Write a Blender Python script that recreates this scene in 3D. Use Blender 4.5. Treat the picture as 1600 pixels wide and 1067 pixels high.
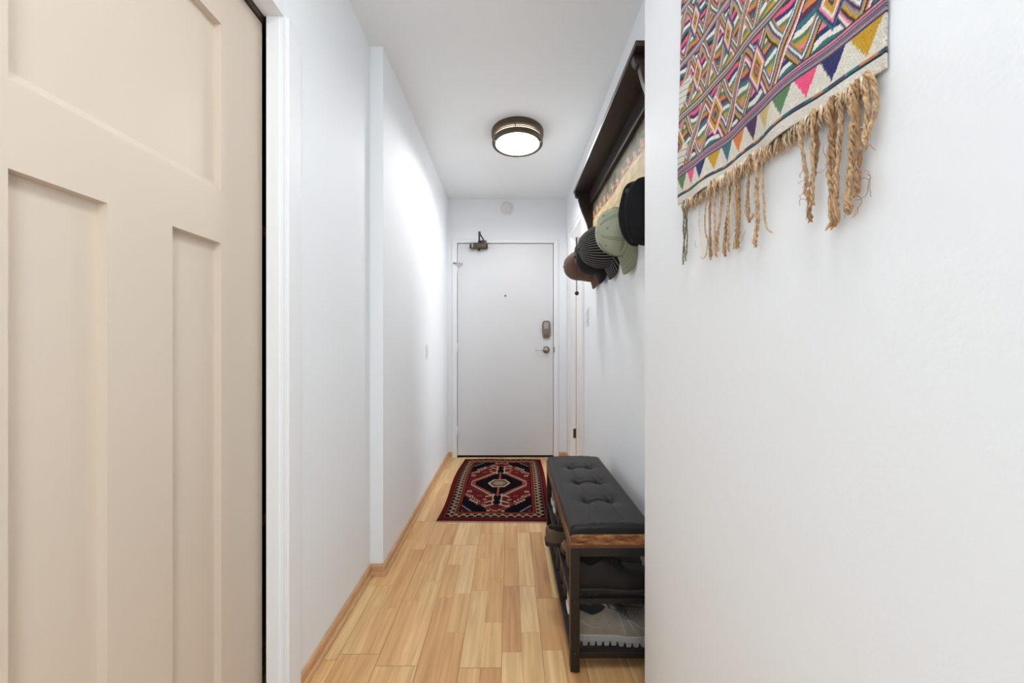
import bpy, bmesh, math, random
import numpy as np
from mathutils import Vector, Matrix
random.seed(7); rng = np.random.default_rng(7)
for o in list(bpy.data.objects): bpy.data.objects.remove(o)
SC = bpy.context.scene; COL = SC.collection; PI = math.pi

# ---------------------------------------------------------------- camera, world, lights, exposure
CAMZ = 1.06
cd = bpy.data.cameras.new('camera'); cam = bpy.data.objects.new('camera', cd); COL.objects.link(cam)
cd.sensor_width = 36; cd.lens = 585/1600*36; cd.shift_y = 5.5/1600; cd.clip_start = 0.02
cam.location = (0, 0, CAMZ); cam.rotation_euler = (PI/2, 0, -math.radians(0.3))
SC.camera = cam
vs = SC.view_settings; vs.view_transform = 'Standard'; vs.look = 'None'; vs.gamma = 1; vs.use_curve_mapping = False
vs.exposure = 1.55
w = bpy.data.worlds.new('world'); SC.world = w; w.use_nodes = True
w.node_tree.nodes['Background'].inputs[0].default_value = (0.80, 0.91, 1.0, 1)
w.node_tree.nodes['Background'].inputs[1].default_value = 0.18
def area(name, loc, rot, sx, sy, power, col):
    l = bpy.data.lights.new(name, 'AREA'); l.shape = 'RECTANGLE'; l.size = sx; l.size_y = sy
    l.energy = power; l.color = col
    o = bpy.data.objects.new(name, l); COL.objects.link(o); o.location = loc; o.rotation_euler = rot
    return o
# unseen area lights added to brighten the hallway and the side room
area('rear_fill', (1.55, -2.2, 1.5), (PI/2, 0, math.radians(38)), 2.2, 1.9, 40, (0.81, 0.92, 1.0))  # added fill from behind, set aside so the near right wall blocks it
area('near_hallway_fill', (0.2, 0.25, 2.40), (0, 0, 0), 0.34, 0.34, 3.6, (0.95, 0.98, 1.0))  # added overhead fill for closet door and left wall, grazing the right wall
area('side_room_fill', (1.75, 3.0, 1.5), (PI/2, 0, PI/2), 0.6, 0.9, 7.5, (0.92, 0.96, 1.0))  # added fill that keeps the side room from going dark
LAMP_E = 2.6
LAMP_W = 1.2      # each of seven unseen spots added just below the diffuser

# ---------------------------------------------------------------- helpers
def lin(r, g, b):
    f = lambda c: (c/255/12.92) if c/255 <= .04045 else ((c/255+.055)/1.055)**2.4
    return (f(r), f(g), f(b), 1)
def mat(name, col=(200,200,200), rough=.5, metal=0, bump=0, bscale=60, var=0, vscale=8, coat=0, spec=.5, emit=0, sheen=0, stretch=(1,1,1)):
    m = bpy.data.materials.new(name); m.use_nodes = True; nt = m.node_tree; b = nt.nodes['Principled BSDF']
    c = lin(*col)
    b.inputs['Base Color'].default_value = c; b.inputs['Roughness'].default_value = rough
    b.inputs['Metallic'].default_value = metal; b.inputs['Coat Weight'].default_value = coat
    b.inputs['Specular IOR Level'].default_value = spec; b.inputs['Sheen Weight'].default_value = sheen
    if emit:
        b.inputs['Emission Color'].default_value = c; b.inputs['Emission Strength'].default_value = emit
    tc = nt.nodes.new('ShaderNodeTexCoord'); mp = nt.nodes.new('ShaderNodeMapping'); mp.inputs['Scale'].default_value = stretch
    nt.links.new(tc.outputs['Object'], mp.inputs[0])
    if var:
        n = nt.nodes.new('ShaderNodeTexNoise'); n.inputs['Scale'].default_value = vscale; n.inputs['Detail'].default_value = 5
        nt.links.new(mp.outputs[0], n.inputs['Vector'])
        r = nt.nodes.new('ShaderNodeValToRGB'); r.color_ramp.elements[0].position = .3; r.color_ramp.elements[1].position = .7
        r.color_ramp.elements[0].color = [max(0, x*(1-var)) for x in c[:3]]+[1]
        r.color_ramp.elements[1].color = [min(1, x*(1+var)) for x in c[:3]]+[1]
        nt.links.new(n.outputs[0], r.inputs[0]); nt.links.new(r.outputs[0], b.inputs['Base Color'])
    if bump:
        n2 = nt.nodes.new('ShaderNodeTexNoise'); n2.inputs['Scale'].default_value = bscale; n2.inputs['Detail'].default_value = 4
        nt.links.new(mp.outputs[0], n2.inputs['Vector'])
        bp = nt.nodes.new('ShaderNodeBump'); bp.inputs['Strength'].default_value = bump; bp.inputs['Distance'].default_value = .003
        nt.links.new(n2.outputs[0], bp.inputs['Height']); nt.links.new(bp.outputs[0], b.inputs['Normal'])
    return m
def attr_mat(name, rough=.9, bump=.0, bscale=400, spec=.2, sheen=0):
    m = bpy.data.materials.new(name); m.use_nodes = True; nt = m.node_tree; b = nt.nodes['Principled BSDF']
    a = nt.nodes.new('ShaderNodeAttribute'); a.attribute_name = 'Col'
    nt.links.new(a.outputs['Color'], b.inputs['Base Color']); b.inputs['Roughness'].default_value = rough
    b.inputs['Specular IOR Level'].default_value = spec; b.inputs['Sheen Weight'].default_value = sheen
    if bump:
        tc = nt.nodes.new('ShaderNodeTexCoord')
        n2 = nt.nodes.new('ShaderNodeTexNoise'); n2.inputs['Scale'].default_value = bscale
        nt.links.new(tc.outputs['Object'], n2.inputs['Vector'])
        bp = nt.nodes.new('ShaderNodeBump'); bp.inputs['Strength'].default_value = bump; bp.inputs['Distance'].default_value = .002
        nt.links.new(n2.outputs[0], bp.inputs['Height']); nt.links.new(bp.outputs[0], b.inputs['Normal'])
    return m
class MB:
    def __init__(s): s.v = []; s.f = []; s.sm = []; s.mi = []; s.world = True
    def add(s, vs_, fs, smooth=False, mi=0):
        n = len(s.v); s.v += [tuple(p) for p in vs_]
        for f in fs: s.f.append([i+n for i in f]); s.sm.append(smooth); s.mi.append(mi)
        return s
    def box(s, x0, x1, y0, y1, z0, z1, mi=0):
        vv = [(x, y, z) for x in (x0, x1) for y in (y0, y1) for z in (z0, z1)]
        return s.add(vv, [(0,1,3,2),(4,6,7,5),(0,4,5,1),(2,3,7,6),(0,2,6,4),(1,5,7,3)], mi=mi)
    def grid(s, P, smooth=True, closed_u=False, mi=0):      # P[i][j] points
        nu = len(P); nv = len(P[0]); vv = [p for row in P for p in row]; fs = []
        for i in range(nu if closed_u else nu-1):
            for j in range(nv-1):
                a = i*nv+j; b_ = ((i+1) % nu)*nv+j
                fs.append((a, b_, b_+1, a+1))
        return s.add(vv, fs, smooth, mi)
    def tube(s, pts, r, n=8, cap=True, mi=0):
        pts = [Vector(p) for p in pts]; rs = r if isinstance(r, (list, tuple)) else [r]*len(pts); rings = []
        t0 = (pts[1]-pts[0]).normalized(); up = Vector((0,0,1)) if abs(t0.z) < .9 else Vector((1,0,0))
        nrm = t0.cross(up).normalized()
        for i, p in enumerate(pts):
            t = (pts[min(i+1, len(pts)-1)]-pts[max(i-1, 0)]).normalized()
            nrm = (nrm-t*nrm.dot(t)).normalized(); bn = t.cross(nrm)
            rings.append([p+(nrm*math.cos(2*PI*k/n)+bn*math.sin(2*PI*k/n))*rs[i] for k in range(n)])
        vv = [q for ring in rings for q in ring]; fs = []
        for i in range(len(pts)-1):
            for k in range(n): fs.append((i*n+k, i*n+(k+1) % n, (i+1)*n+(k+1) % n, (i+1)*n+k))
        if cap: fs += [tuple(range(n))[::-1], tuple((len(pts)-1)*n+k for k in range(n))]
        return s.add(vv, fs, True, mi)
    def lathe(s, prof, c, axis='z', n=48, mi=0, smooth=True):  # prof [(r,h)]
        vv = []; fs = []
        for r, h in prof:
            for k in range(n):
                a = 2*PI*k/n; q = (r*math.cos(a), r*math.sin(a), h)
                if axis == 'y': q = (q[0], q[2], q[1])
                if axis == 'x': q = (q[2], q[0], q[1])
                vv.append((q[0]+c[0], q[1]+c[1], q[2]+c[2]))
        for i in range(len(prof)-1):
            for k in range(n): fs.append((i*n+k, i*n+(k+1) % n, (i+1)*n+(k+1) % n, (i+1)*n+k))
        return s.add(vv, fs, smooth, mi)
    def prism(s, prof, a0, a1, axis='y', mi=0):             # prof is a closed 2D outline; axis y: (x,z); x: (y,z); z: (x,y)
        n = len(prof)
        def q(p, a): return {'y': (p[0], a, p[1]), 'x': (a, p[0], p[1]), 'z': (p[0], p[1], a)}[axis]
        vv = [q(p, a0) for p in prof]+[q(p, a1) for p in prof]
        fs = [tuple(range(n)), tuple(range(2*n-1, n-1, -1))]+[(i, i+n, (i+1) % n+n, (i+1) % n) for i in range(n)]
        return s.add(vv, fs, mi=mi)
    def obj(s, name, m, parent=None, bevel=0, seg=2, solid=0, sub=0, loc=None):
        off = Vector((0,0,0))
        if parent is not None and s.world:
            q = parent
            while q is not None: off += q.location; q = q.parent
        if parent is None and loc: off = Vector(loc)
        me = bpy.data.meshes.new(name); me.from_pydata([(p[0]-off.x, p[1]-off.y, p[2]-off.z) for p in s.v], [], s.f)
        me.polygons.foreach_set('use_smooth', s.sm); me.polygons.foreach_set('material_index', s.mi)
        bm = bmesh.new(); bm.from_mesh(me); bmesh.ops.recalc_face_normals(bm, faces=bm.faces); bm.to_mesh(me); bm.free()
        for mm in (m if isinstance(m, (list, tuple)) else [m]): me.materials.append(mm)
        o = bpy.data.objects.new(name, me); COL.objects.link(o)
        if parent is not None: o.parent = parent
        elif loc: o.location = loc
        if solid:
            md = o.modifiers.new('solid', 'SOLIDIFY'); md.thickness = solid; md.offset = 0
        if bevel:
            md = o.modifiers.new('bevel', 'BEVEL'); md.width = bevel; md.segments = seg; md.limit_method = 'ANGLE'; md.angle_limit = .6
        if sub:
            md = o.modifiers.new('sub', 'SUBSURF'); md.levels = sub; md.render_levels = sub
        return o
def thing(name, label, cat, loc=(0,0,0), rot=(0,0,0), group=None):
    o = bpy.data.objects.new(name, None); COL.objects.link(o); o.location = loc; o.rotation_euler = rot
    o.empty_display_size = .05
    return tag(o, label, cat, group)
def tag(o, label, cat, group=None):
    o['label'] = label; o['category'] = cat
    if group: o['group'] = group
    return o
def struct(o, label=None):
    o['kind'] = 'structure'
    if label: o['label'] = label
    return o
def box(x0, x1, y0, y1, z0, z1): return MB().box(x0, x1, y0, y1, z0, z1)
def interp(t, pts):
    return float(np.interp(t, [p[0] for p in pts], [p[1] for p in pts]))
def color_attr(me, cols):       # per-vertex linear RGB
    a = me.color_attributes.new('Col', 'FLOAT_COLOR', 'POINT'); c = np.ones((len(me.vertices), 4), dtype=np.float32)
    c[:, :3] = cols; a.data.foreach_set('color', c.ravel())

# ---------------------------------------------------------------- materials
M_wall = mat('white_wall_paint', (244,247,250), .6, bump=.12, bscale=90, spec=.12)
M_ceil = mat('white_ceiling_paint', (247,249,250), .7, bump=.08, bscale=120, spec=.2)
M_trim = mat('white_gloss_trim_paint', (242,243,245), .5, spec=.15)
M_door = mat('white_door_paint', (226,227,229), .42, bump=.03, bscale=30, spec=.4)
M_beige = mat('beige_door_paint', (214,199,182), .42, bump=.05, bscale=18, spec=.45)
M_oak = mat('oak_baseboard', (208,162,118), .4, var=.18, vscale=14, stretch=(12,1.2,12), spec=.4)
M_dark = mat('closet_wall_shade', (60,52,46), .8)  # darkness of the unlit closet put into the wall colour
M_brownshelf = mat('dark_closet_board', (96,72,56), .6, var=.2, vscale=20)
M_taupe = mat('taupe_room_paint', (186,170,152), .7)
M_black = mat('black_powder_coated_steel', (25,23,22), .45, bump=.05, bscale=600, spec=.5)
M_bronze = mat('dark_bronze_metal', (92,80,70), .4, metal=.75, var=.1)
M_nickel = mat('brushed_nickel', (190,184,176), .28, metal=1)
M_brass = mat('aged_nickel_brass', (136,126,114), .34, metal=1)
M_gap = mat('gap_shade_black', (20,18,17), .9)  # black that paints the shade in the entry door's gaps
M_walnut = mat('dark_walnut_wood', (47,35,31), .42, var=.35, vscale=16, stretch=(10,1.2,10), bump=.1, bscale=60, spec=.5)
M_plastic = mat('white_plastic', (232,232,230), .4)
M_leather = mat('black_faux_leather', (23,19,16), .38, bump=.2, bscale=420, spec=.3)
M_button = mat('black_leather_button', (34,31,30), .3)
M_diff = mat('lamp_glass_diffuser', (255,251,246), .5, emit=LAMP_E)

# ---------------------------------------------------------------- setting
ZC = 2.44; YF = 3.54; XL = -.587; XLN = -.647; XR = .533; XN = .397; YN = 1.1007; YJ = 1.735; YC = 1.075
# floor: strip planks
MF = bpy.data.materials.new('maple_strip_floor'); MF.use_nodes = True; nt = MF.node_tree; bs = nt.nodes['Principled BSDF']
at = nt.nodes.new('ShaderNodeAttribute'); at.attribute_name = 'Col'
a2 = nt.nodes.new('ShaderNodeAttribute'); a2.attribute_name = 'seed'
tc = nt.nodes.new('ShaderNodeTexCoord'); ad = nt.nodes.new('ShaderNodeVectorMath'); ad.operation = 'ADD'
nt.links.new(tc.outputs['Object'], ad.inputs[0]); nt.links.new(a2.outputs['Color'], ad.inputs[1])
mp = nt.nodes.new('ShaderNodeMapping'); mp.inputs['Scale'].default_value = (34, 2.0, 1); nt.links.new(ad.outputs[0], mp.inputs[0])
n1 = nt.nodes.new('ShaderNodeTexNoise'); n1.inputs['Scale'].default_value = 1.6; n1.inputs['Detail'].default_value = 7; n1.inputs['Distortion'].default_value = .5
nt.links.new(mp.outputs[0], n1.inputs['Vector'])
r1 = nt.nodes.new('ShaderNodeValToRGB'); r1.color_ramp.elements[0].position = .32; r1.color_ramp.elements[1].position = .68
r1.color_ramp.elements[0].color = (.80, .74, .68, 1); r1.color_ramp.elements[1].color = (1.06, 1.05, 1.04, 1)
nt.links.new(n1.outputs[0], r1.inputs[0])
mx = nt.nodes.new('ShaderNodeMix'); mx.data_type = 'RGBA'; mx.blend_type = 'MULTIPLY'; mx.inputs[0].default_value = 1
nt.links.new(at.outputs['Color'], mx.inputs[6]); nt.links.new(r1.outputs[0], mx.inputs[7])
mp3 = nt.nodes.new('ShaderNodeMapping'); mp3.inputs['Scale'].default_value = (14, 5, 1); nt.links.new(ad.outputs[0], mp3.inputs[0])
n3 = nt.nodes.new('ShaderNodeTexNoise'); n3.inputs['Scale'].default_value = 1.8; n3.inputs['Detail'].default_value = 2
nt.links.new(mp3.outputs[0], n3.inputs['Vector'])
r3 = nt.nodes.new('ShaderNodeValToRGB'); r3.color_ramp.elements[0].position = .20; r3.color_ramp.elements[1].position = .27
r3.color_ramp.elements[0].color = (.62, .48, .38, 1); r3.color_ramp.elements[1].color = (1, 1, 1, 1)
nt.links.new(n3.outputs[0], r3.inputs[0])
mx2 = nt.nodes.new('ShaderNodeMix'); mx2.data_type = 'RGBA'; mx2.blend_type = 'MULTIPLY'; mx2.inputs[0].default_value = 1
nt.links.new(mx.outputs[2], mx2.inputs[6]); nt.links.new(r3.outputs[0], mx2.inputs[7])
nt.links.new(mx2.outputs[2], bs.inputs['Base Color']); bs.inputs['Roughness'].default_value = .36; bs.inputs['Specular IOR Level'].default_value = .45
fb = MB(); cols = []; seeds = []
TONES = [(236,195,138), (230,184,127), (224,175,119), (239,201,145), (216,164,111), (233,189,132), (228,180,124), (241,205,151)]
for nb in range(-9, 9):
    xb = -.028+.139*nb; ends = [-2.6+random.random()*.9]
    while ends[-1] < 3.7: ends.append(ends[-1]+.75+random.random()*.45)
    bedges = [-2.7]+ends
    for e in range(len(bedges)-1):
        for h in range(2):
            x0 = xb+.0695*h; x1 = x0+.0695
            g0 = .0007 if h == 0 else .00015; g1 = .0007 if h == 1 else .00015
            cuts = [bedges[e]]
            while cuts[-1] < bedges[e+1]-.33: cuts.append(cuts[-1]+.2+random.random()*.38)
            if bedges[e+1]-cuts[-1] < .13: cuts[-1] = bedges[e+1]
            else: cuts.append(bedges[e+1])
            for c in range(len(cuts)-1):
                y0, y1 = cuts[c], min(cuts[c+1], 3.62)
                if y0 >= y1-.001: continue
                ga = .0006 if c == 0 else .0002; gb = .0006 if c == len(cuts)-2 else .0002
                fb.add([(x0+g0, y0+ga, 0), (x1-g1, y0+ga, 0), (x1-g1, y1-gb, 0), (x0+g0, y1-gb, 0)], [(0,1,2,3)])
                t = random.choice(TONES); j = 1+random.uniform(-.03, .03)
                l = [x*j for x in lin(*t)[:3]]; cols += [l]*4; sd = [random.uniform(0, 50), random.uniform(0, 50), 0]; seeds += [sd]*4
nf = len(cols)
fb.add([(-1.35, -2.7, -.0015), (2.4, -2.7, -.0015), (2.4, 3.7, -.0015), (-1.35, 3.7, -.0015)], [(0,1,2,3)]); cols += [lin(120,78,46)[:3]]*4; seeds += [[0,0,0]]*4
fb.add([(-1.35, -2.7, -.05), (2.4, -2.7, -.05), (2.4, 3.7, -.05), (-1.35, 3.7, -.05)], [(0,1,2,3)]); cols += [lin(120,78,46)[:3]]*4; seeds += [[0,0,0]]*4
fl = struct(fb.obj('floor', MF)); color_attr(fl.data, np.array(cols))
sa = fl.data.color_attributes.new('seed', 'FLOAT_COLOR', 'POINT'); sc = np.ones((len(seeds), 4), dtype=np.float32); sc[:, :3] = seeds; sa.data.foreach_set('color', sc.ravel())
struct(box(-1.4, 2.4, -1.5, 3.75, ZC, ZC+.1).obj('ceiling', M_ceil))
# left side
struct(box(-.75, XL, YJ, 3.75, 0, ZC).obj('wall_left_far', M_wall))
struct(box(-.696, XLN, YC, YJ, 0, ZC).obj('wall_left_middle', M_wall))
struct(box(-.703, XLN, -.9, YC, 2.0, ZC).obj('wall_left_header', M_trim))
struct(box(-.703, XLN, -.9, .36, 0, 2.0).obj('wall_left_near', M_wall))
cl = MB(); cl.box(-1.36, -1.3, -.96, 1.80, 0, ZC); cl.box(-1.3, -.75, 1.74, 1.80, 0, ZC); cl.box(-1.3, -.703, -.96, -.9, 0, ZC)
struct(cl.obj('wall_closet', M_dark))
# closet casing (with a stepped inner bead), head jamb, track
tr = MB(); tr.box(XLN, XLN+.012, YC+.004, YC+.066, 0, 2.002); tr.box(XLN+.0001, XLN+.006, YC-.001, YC+.012, 0, 2.001)
tr.box(-.6965, -.659, YC-.003, YC+.0005, 0, 2.0)
struct(tr.obj('trim_1', M_trim, bevel=.0015))
struct(box(-.738, -.705, -.5, 1.30, 1.9885, 2.02).obj('trim_2', M_bronze))     # sliding track
# far wall with the door opening
DX0, DX1, DZ = -.496, .408, 2.019
fw = MB(); fw.box(XL-.05, DX0-.004, YF, YF+.12, 0, ZC); fw.box(DX1+.004, XR+.1, YF, YF+.12, 0, ZC); fw.box(DX0-.004, DX1+.004, YF, YF+.12, DZ+.004, ZC)
struct(fw.obj('wall_back', M_wall))
cs = MB(); cs.box(-.545, DX0-.004, YF-.014, YF, 0, 2.055); cs.box(DX1+.004, .457, YF-.014, YF, 0, 2.055); cs.box(DX0-.004, DX1+.004, YF-.014, YF, DZ+.004, 2.055)
cs.box(-.552, -.545, YF-.006, YF, 0, 2.062); cs.box(.457, .464, YF-.006, YF, 0, 2.062); cs.box(-.545, .457, YF-.006, YF, 2.055, 2.062)
struct(cs.obj('trim_3', M_trim, bevel=.002))
struct(box(DX0-.02, DX1+.02, YF+.055, YF+.12, 0, DZ+.02).obj('gap_shade_backing', M_gap))  # added black slab behind the door, keeps the gaps round it dark
struct(box(DX0-.004, DX1+.004, YF-.004, YF+.054, 0, .004).obj('trim_4', M_bronze))  # threshold
# right side: near wall, recessed wall, side doorway
struct(box(XN, .70, -.8, YN, 0, ZC).obj('wall_right_near', M_wall))
OY0, OY1, OZ = 2.735, 3.25, 1.995
rw = MB(); rw.box(XR, .62, YN, OY0, 0, ZC); rw.box(XR, .572, OY1, YF, 0, ZC); rw.box(XR, .62, OY0, OY1, OZ, ZC)
struct(rw.obj('wall_right_far', M_wall))
rc = MB(); rc.box(XR-.012, XR, OY0-.062, OY0, 0, OZ+.062); rc.box(XR-.012, XR, OY1, OY1+.062, 0, OZ+.062); rc.box(XR-.012, XR, OY0, OY1, OZ, OZ+.062)
rc.box(XR-.017, XR-.012, OY0-.062, OY0-.046, 0, OZ+.062); rc.box(XR-.017, XR-.012, OY1+.046, OY1+.062, 0, OZ+.062); rc.box(XR-.017, XR-.012, OY0-.046, OY1+.046, OZ+.046, OZ+.062)
struct(rc.obj('trim_5', M_trim, bevel=.0015))
sr = MB(); sr.box(.62, 1.9, 2.0, 2.05, 0, ZC); sr.box(.572, 1.9, 3.54, 3.6, 0, ZC); sr.box(1.9, 1.95, 2.0, 3.6, 0, ZC)
struct(sr.obj('wall_side_room', M_taupe))
# baseboards with a cap and a shoe mould
def baseboard(name, pts, side=1):
    """pts: wall line in order; room lies to the left of the direction when side=1"""
    prof = [(0,0), (.019,0), (.019,.006), (.016,.013), (.0105,.017), (.0105,.040), (.007,.047), (0,.050)]
    n = len(pts); rows = []
    for i, p in enumerate(pts):
        p = Vector(p); dirs = []
        if i > 0: dirs.append((p-Vector(pts[i-1])).normalized())
        if i < n-1: dirs.append((Vector(pts[i+1])-p).normalized())
        nn = [Vector((-d.y, d.x))*side for d in dirs]
        if len(nn) == 2: b = (nn[0]+nn[1]); b = b/ (1+nn[0].dot(nn[1]))
        else: b = nn[0]
        rows.append([(p.x+b.x*a, p.y+b.y*a, z) for a, z in prof])
    m = MB(); m.grid(rows, smooth=False)
    k = len(prof); m.add(rows[0], [tuple(range(k))]); m.add(rows[-1], [tuple(range(k))[::-1]])
    return struct(m.obj(name, M_oak))
baseboard('baseboard_left', [(-.5455, YF), (XL, YF), (XL, YJ), (XLN, YJ), (XLN, YC+.066)], side=1)
baseboard('baseboard_right', [(.4645, YF), (XR, YF), (XR, OY1+.062)], side=-1)
baseboard('baseboard_right_near', [(XR, OY0-.062), (XR, YN), (XN, YN), (XN, -.8)], side=-1)

# ---------------------------------------------------------------- entry door
d1 = thing('door_1', 'flat white entry door at the end of the hallway', 'door', (-.044, YF+.004, 0)); d1['kind'] = 'structure'
box(DX0, DX1, YF+.006, YF+.05, .016, DZ).obj('door_slab', M_door, d1, bevel=.0015)
box(DX0+.001, DX1-.001, YF+.03, YF+.048, .0045, .0155).obj('door_gap_shade', M_gap, d1)  # dark strip painting the shade in the gap under the door
def hinge(z, root):
    h = MB(); h.tube([(DX0-.003, YF-.012, z-.05), (DX0-.003, YF-.012, z+.05)], .0065, 10)
    h.box(DX0-.02, DX0-.003, YF-.0165, YF-.0142, z-.048, z+.048)
    h.obj('hinge', M_trim, root)
for z in (1.025, .245, 1.78): hinge(z, d1)
ph = MB(); ph.lathe([(0,.0), (.006,.0), (.0085,.003), (.0085,.006)], (-.045, YF, 1.526), 'y', 20); ph.obj('peephole', M_bronze, d1)
# keypad deadbolt
db = MB(); pr = []
for i in range(32):
    a = 2*PI*i/32; ca, sa_ = math.cos(a), math.sin(a)
    pr.append((.3415+.039*abs(ca)**.5*(1 if ca > 0 else -1), 1.207+.083*abs(sa_)**.55*(1 if sa_ > 0 else -1)))
db.prism(pr, YF-.022, YF+.006, 'y'); dbo = db.obj('deadbolt', M_brass, d1, bevel=.006, seg=3)
k_ = MB(); k_.prism([(.318, 1.21), (.365, 1.21), (.365, 1.262), (.357, 1.275), (.326, 1.275), (.318, 1.262)], YF-.0265, YF-.0215, 'y'); k_.obj('battery_cover', M_nickel, dbo, bevel=.002)
k_ = MB(); k_.lathe([(0,-.03), (.018,-.03), (.021,-.027), (.022,-.02)], (.3415, YF, 1.163), 'y', 28); k_.box(.336, .347, YF-.046, YF-.029, 1.146, 1.180); k_.obj('thumb_turn', M_brass, dbo, bevel=.002)
# lever
lv = MB(); lv.lathe([(0,-.012), (.026,-.012), (.032,-.007), (.0335,.006)], (.3415, YF, 1.015), 'y', 32)
lvo = lv.obj('door_handle', M_brass, d1)
l2 = MB(); l2.lathe([(0,-.052), (.010,-.052), (.0125,-.047), (.0125,-.011)], (.3415, YF, 1.015), 'y', 20)
l2.tube([(.3415, YF-.043, 1.015), (.322, YF-.046, 1.018), (.29, YF-.046, 1.018), (.26, YF-.044, 1.014), (.236, YF-.040, 1.010)], [.0085,.0075,.0065,.0058,.005], 12)
l2.obj('lever', M_nickel, lvo)
box(.4125, .419, YF-.0165, YF-.0142, .99, 1.04).obj('strike_plate', M_bronze, d1)
# swing bar guard
g = MB(); g.box(-.530, -.502, YF-.02, YF-.0142, 1.818, 1.838); g.tube([(-.527, YF-.026, 1.832), (-.50, YF-.034, 1.829), (-.462, YF-.034, 1.822)], .0045, 8)
g.tube([(-.462, YF-.034, 1.822), (-.478, YF-.034, 1.806), (-.512, YF-.03, 1.812)], .003, 8)
g.lathe([(0,-.036), (.007,-.034), (.008,-.028), (.004,-.02), (.004,-.005)], (-.528, YF, 1.832), 'y', 16); g.lathe([(0,-.042), (.006,-.04), (.007,-.034), (.004,-.03), (.003,.006)], (-.452, YF, 1.82), 'y', 16)
g.obj('door_guard', M_nickel, d1, bevel=.001)
# closer
c = MB(); c.box(-.366, -.221, YF-.058, YF+.006, 1.962, 2.010); co = c.obj('door_closer', M_bronze, d1, bevel=.006, seg=3)
c = MB(); c.lathe([(0,-.011), (.019,-.011), (.022,-.006), (.022,.0)], (-.221, YF-.028, 1.985), 'x', 24); c.v = [(2*-.221-p[0], p[1], p[2]) for p in c.v]
c.lathe([(0,-.011), (.019,-.011), (.022,-.006), (.022,.0)], (-.366, YF-.028, 1.985), 'x', 24)
c.lathe([(0,-.018), (.009,-.018), (.012,-.012), (.014,0)], (-.290, YF-.030, 1.962), 'z', 20); c.obj('end_cap', M_black, co)
box(-.358, -.343, YF-.0595, YF-.056, 1.968, 2.005).obj('adjustment_plate', M_nickel, co)
c = MB(); c.lathe([(.012,0), (.012,.022), (.007,.026), (0,.027)], (-.288, YF-.030, 2.010), 'z', 20)
a_ = (-.288, YF-.034, 2.032); b_ = (-.272, YF-.205, 2.055); e_ = (-.245, YF-.03, 2.038)
c.tube([a_, (-.281, YF-.12, 2.046), b_], .0085, 8); c.tube([b_, (-.258, YF-.12, 2.048), e_], .0065, 8)
c.lathe([(0,-.012), (.011,-.012), (.011,.014), (0,.014)], b_, 'z', 18); c.box(-.278, -.222, YF-.034, YF-.0145, 2.026, 2.040); c.obj('closer_arm', M_bronze, co)

# ---------------------------------------------------------------- sliding closet door (shaker panels)
d2 = thing('door_2', 'beige painted sliding closet door with recessed shaker panels', 'door', (-.732, .73, 0)); d2['kind'] = 'structure'
FX = -.715; R = .017
ys = [.385, .537, .669, .797, .9315, 1.083]; zs = [.012, .19, 1.312, 1.4406, 1.855, 1.986]
dd = MB(); bv = .0025
def fr(y0, y1, z0, z1): dd.box(FX-.034, FX, y0, y1, z0, z1)
holes = [(.537, .669, .19, 1.312), (.797, .9315, .19, 1.312), (.537, .9315, 1.4406, 1.855)]
# solid back slab plus front face cut around the holes, with side faces of the recesses
dd.box(FX-.034, FX-R, ys[0], ys[-1], zs[0], zs[-1])
yy = ys; zz = zs
def inhole(y, z): return any(h[0] < y < h[1] and h[2] < z < h[3] for h in holes)
for i in range(len(yy)-1):
    for j in range(len(zz)-1):
        if not inhole((yy[i]+yy[i+1])/2, (zz[j]+zz[j+1])/2):
            dd.add([(FX, yy[i], zz[j]), (FX, yy[i+1], zz[j]), (FX, yy[i+1], zz[j+1]), (FX, yy[i], zz[j+1])], [(0,1,2,3)])
def ring(y0, y1, z0, z1, s=0, sb=0):
    q = [(y0, z0), (y1, z0), (y1, z1), (y0, z1)]; qi = [(y0+s, z0+max(s, sb)), (y1-s, z0+max(s, sb)), (y1-s, z1-s), (y0+s, z1-s)]
    for i in range(4):
        a, b = q[i], q[(i+1) % 4]; ai, bi = qi[i], qi[(i+1) % 4]
        dd.add([(FX, a[0], a[1]), (FX, b[0], b[1]), (FX-R-.001, bi[0], bi[1]), (FX-R-.001, ai[0], ai[1])], [(0,1,2,3)])
for h in holes: ring(*h, s=.002, sb=.021)      # the lower ledge of each recess slopes
ring(ys[0], ys[-1], zs[0], zs[-1])
dd.obj('door_slab', M_beige, d2)
# closet shelves
for i, z in enumerate((1.42, .545)):
    s_ = box(-1.28, -.745, 1.12, 1.735, z-.03, z).obj('closet_shelf', M_brownshelf, bevel=.002)
    tag(s_, ('dark brown closet shelf above head-high in the gap beside the beige door', 'dark brown closet shelf low in the gap beside the beige door')[i], 'shelf')
# side room door, opened inwards
d3 = thing('door_3', 'white side room door standing open inside the right doorway', 'door', (.83, 3.238, 0)); d3['kind'] = 'structure'
box(.5738, 1.10, 3.232, 3.2485, .012, 1.93).obj('door_slab', M_door, d3, bevel=.002)
for z in (.293, 1.72):
    h = MB(); h.box(.549, .5715, OY1-.0022, OY1, z-.040, z+.040); h.tube([(.570, OY1-.005, z-.040), (.570, OY1-.005, z+.040)], .003, 8); h.obj('hinge', M_bronze, d3)

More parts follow.
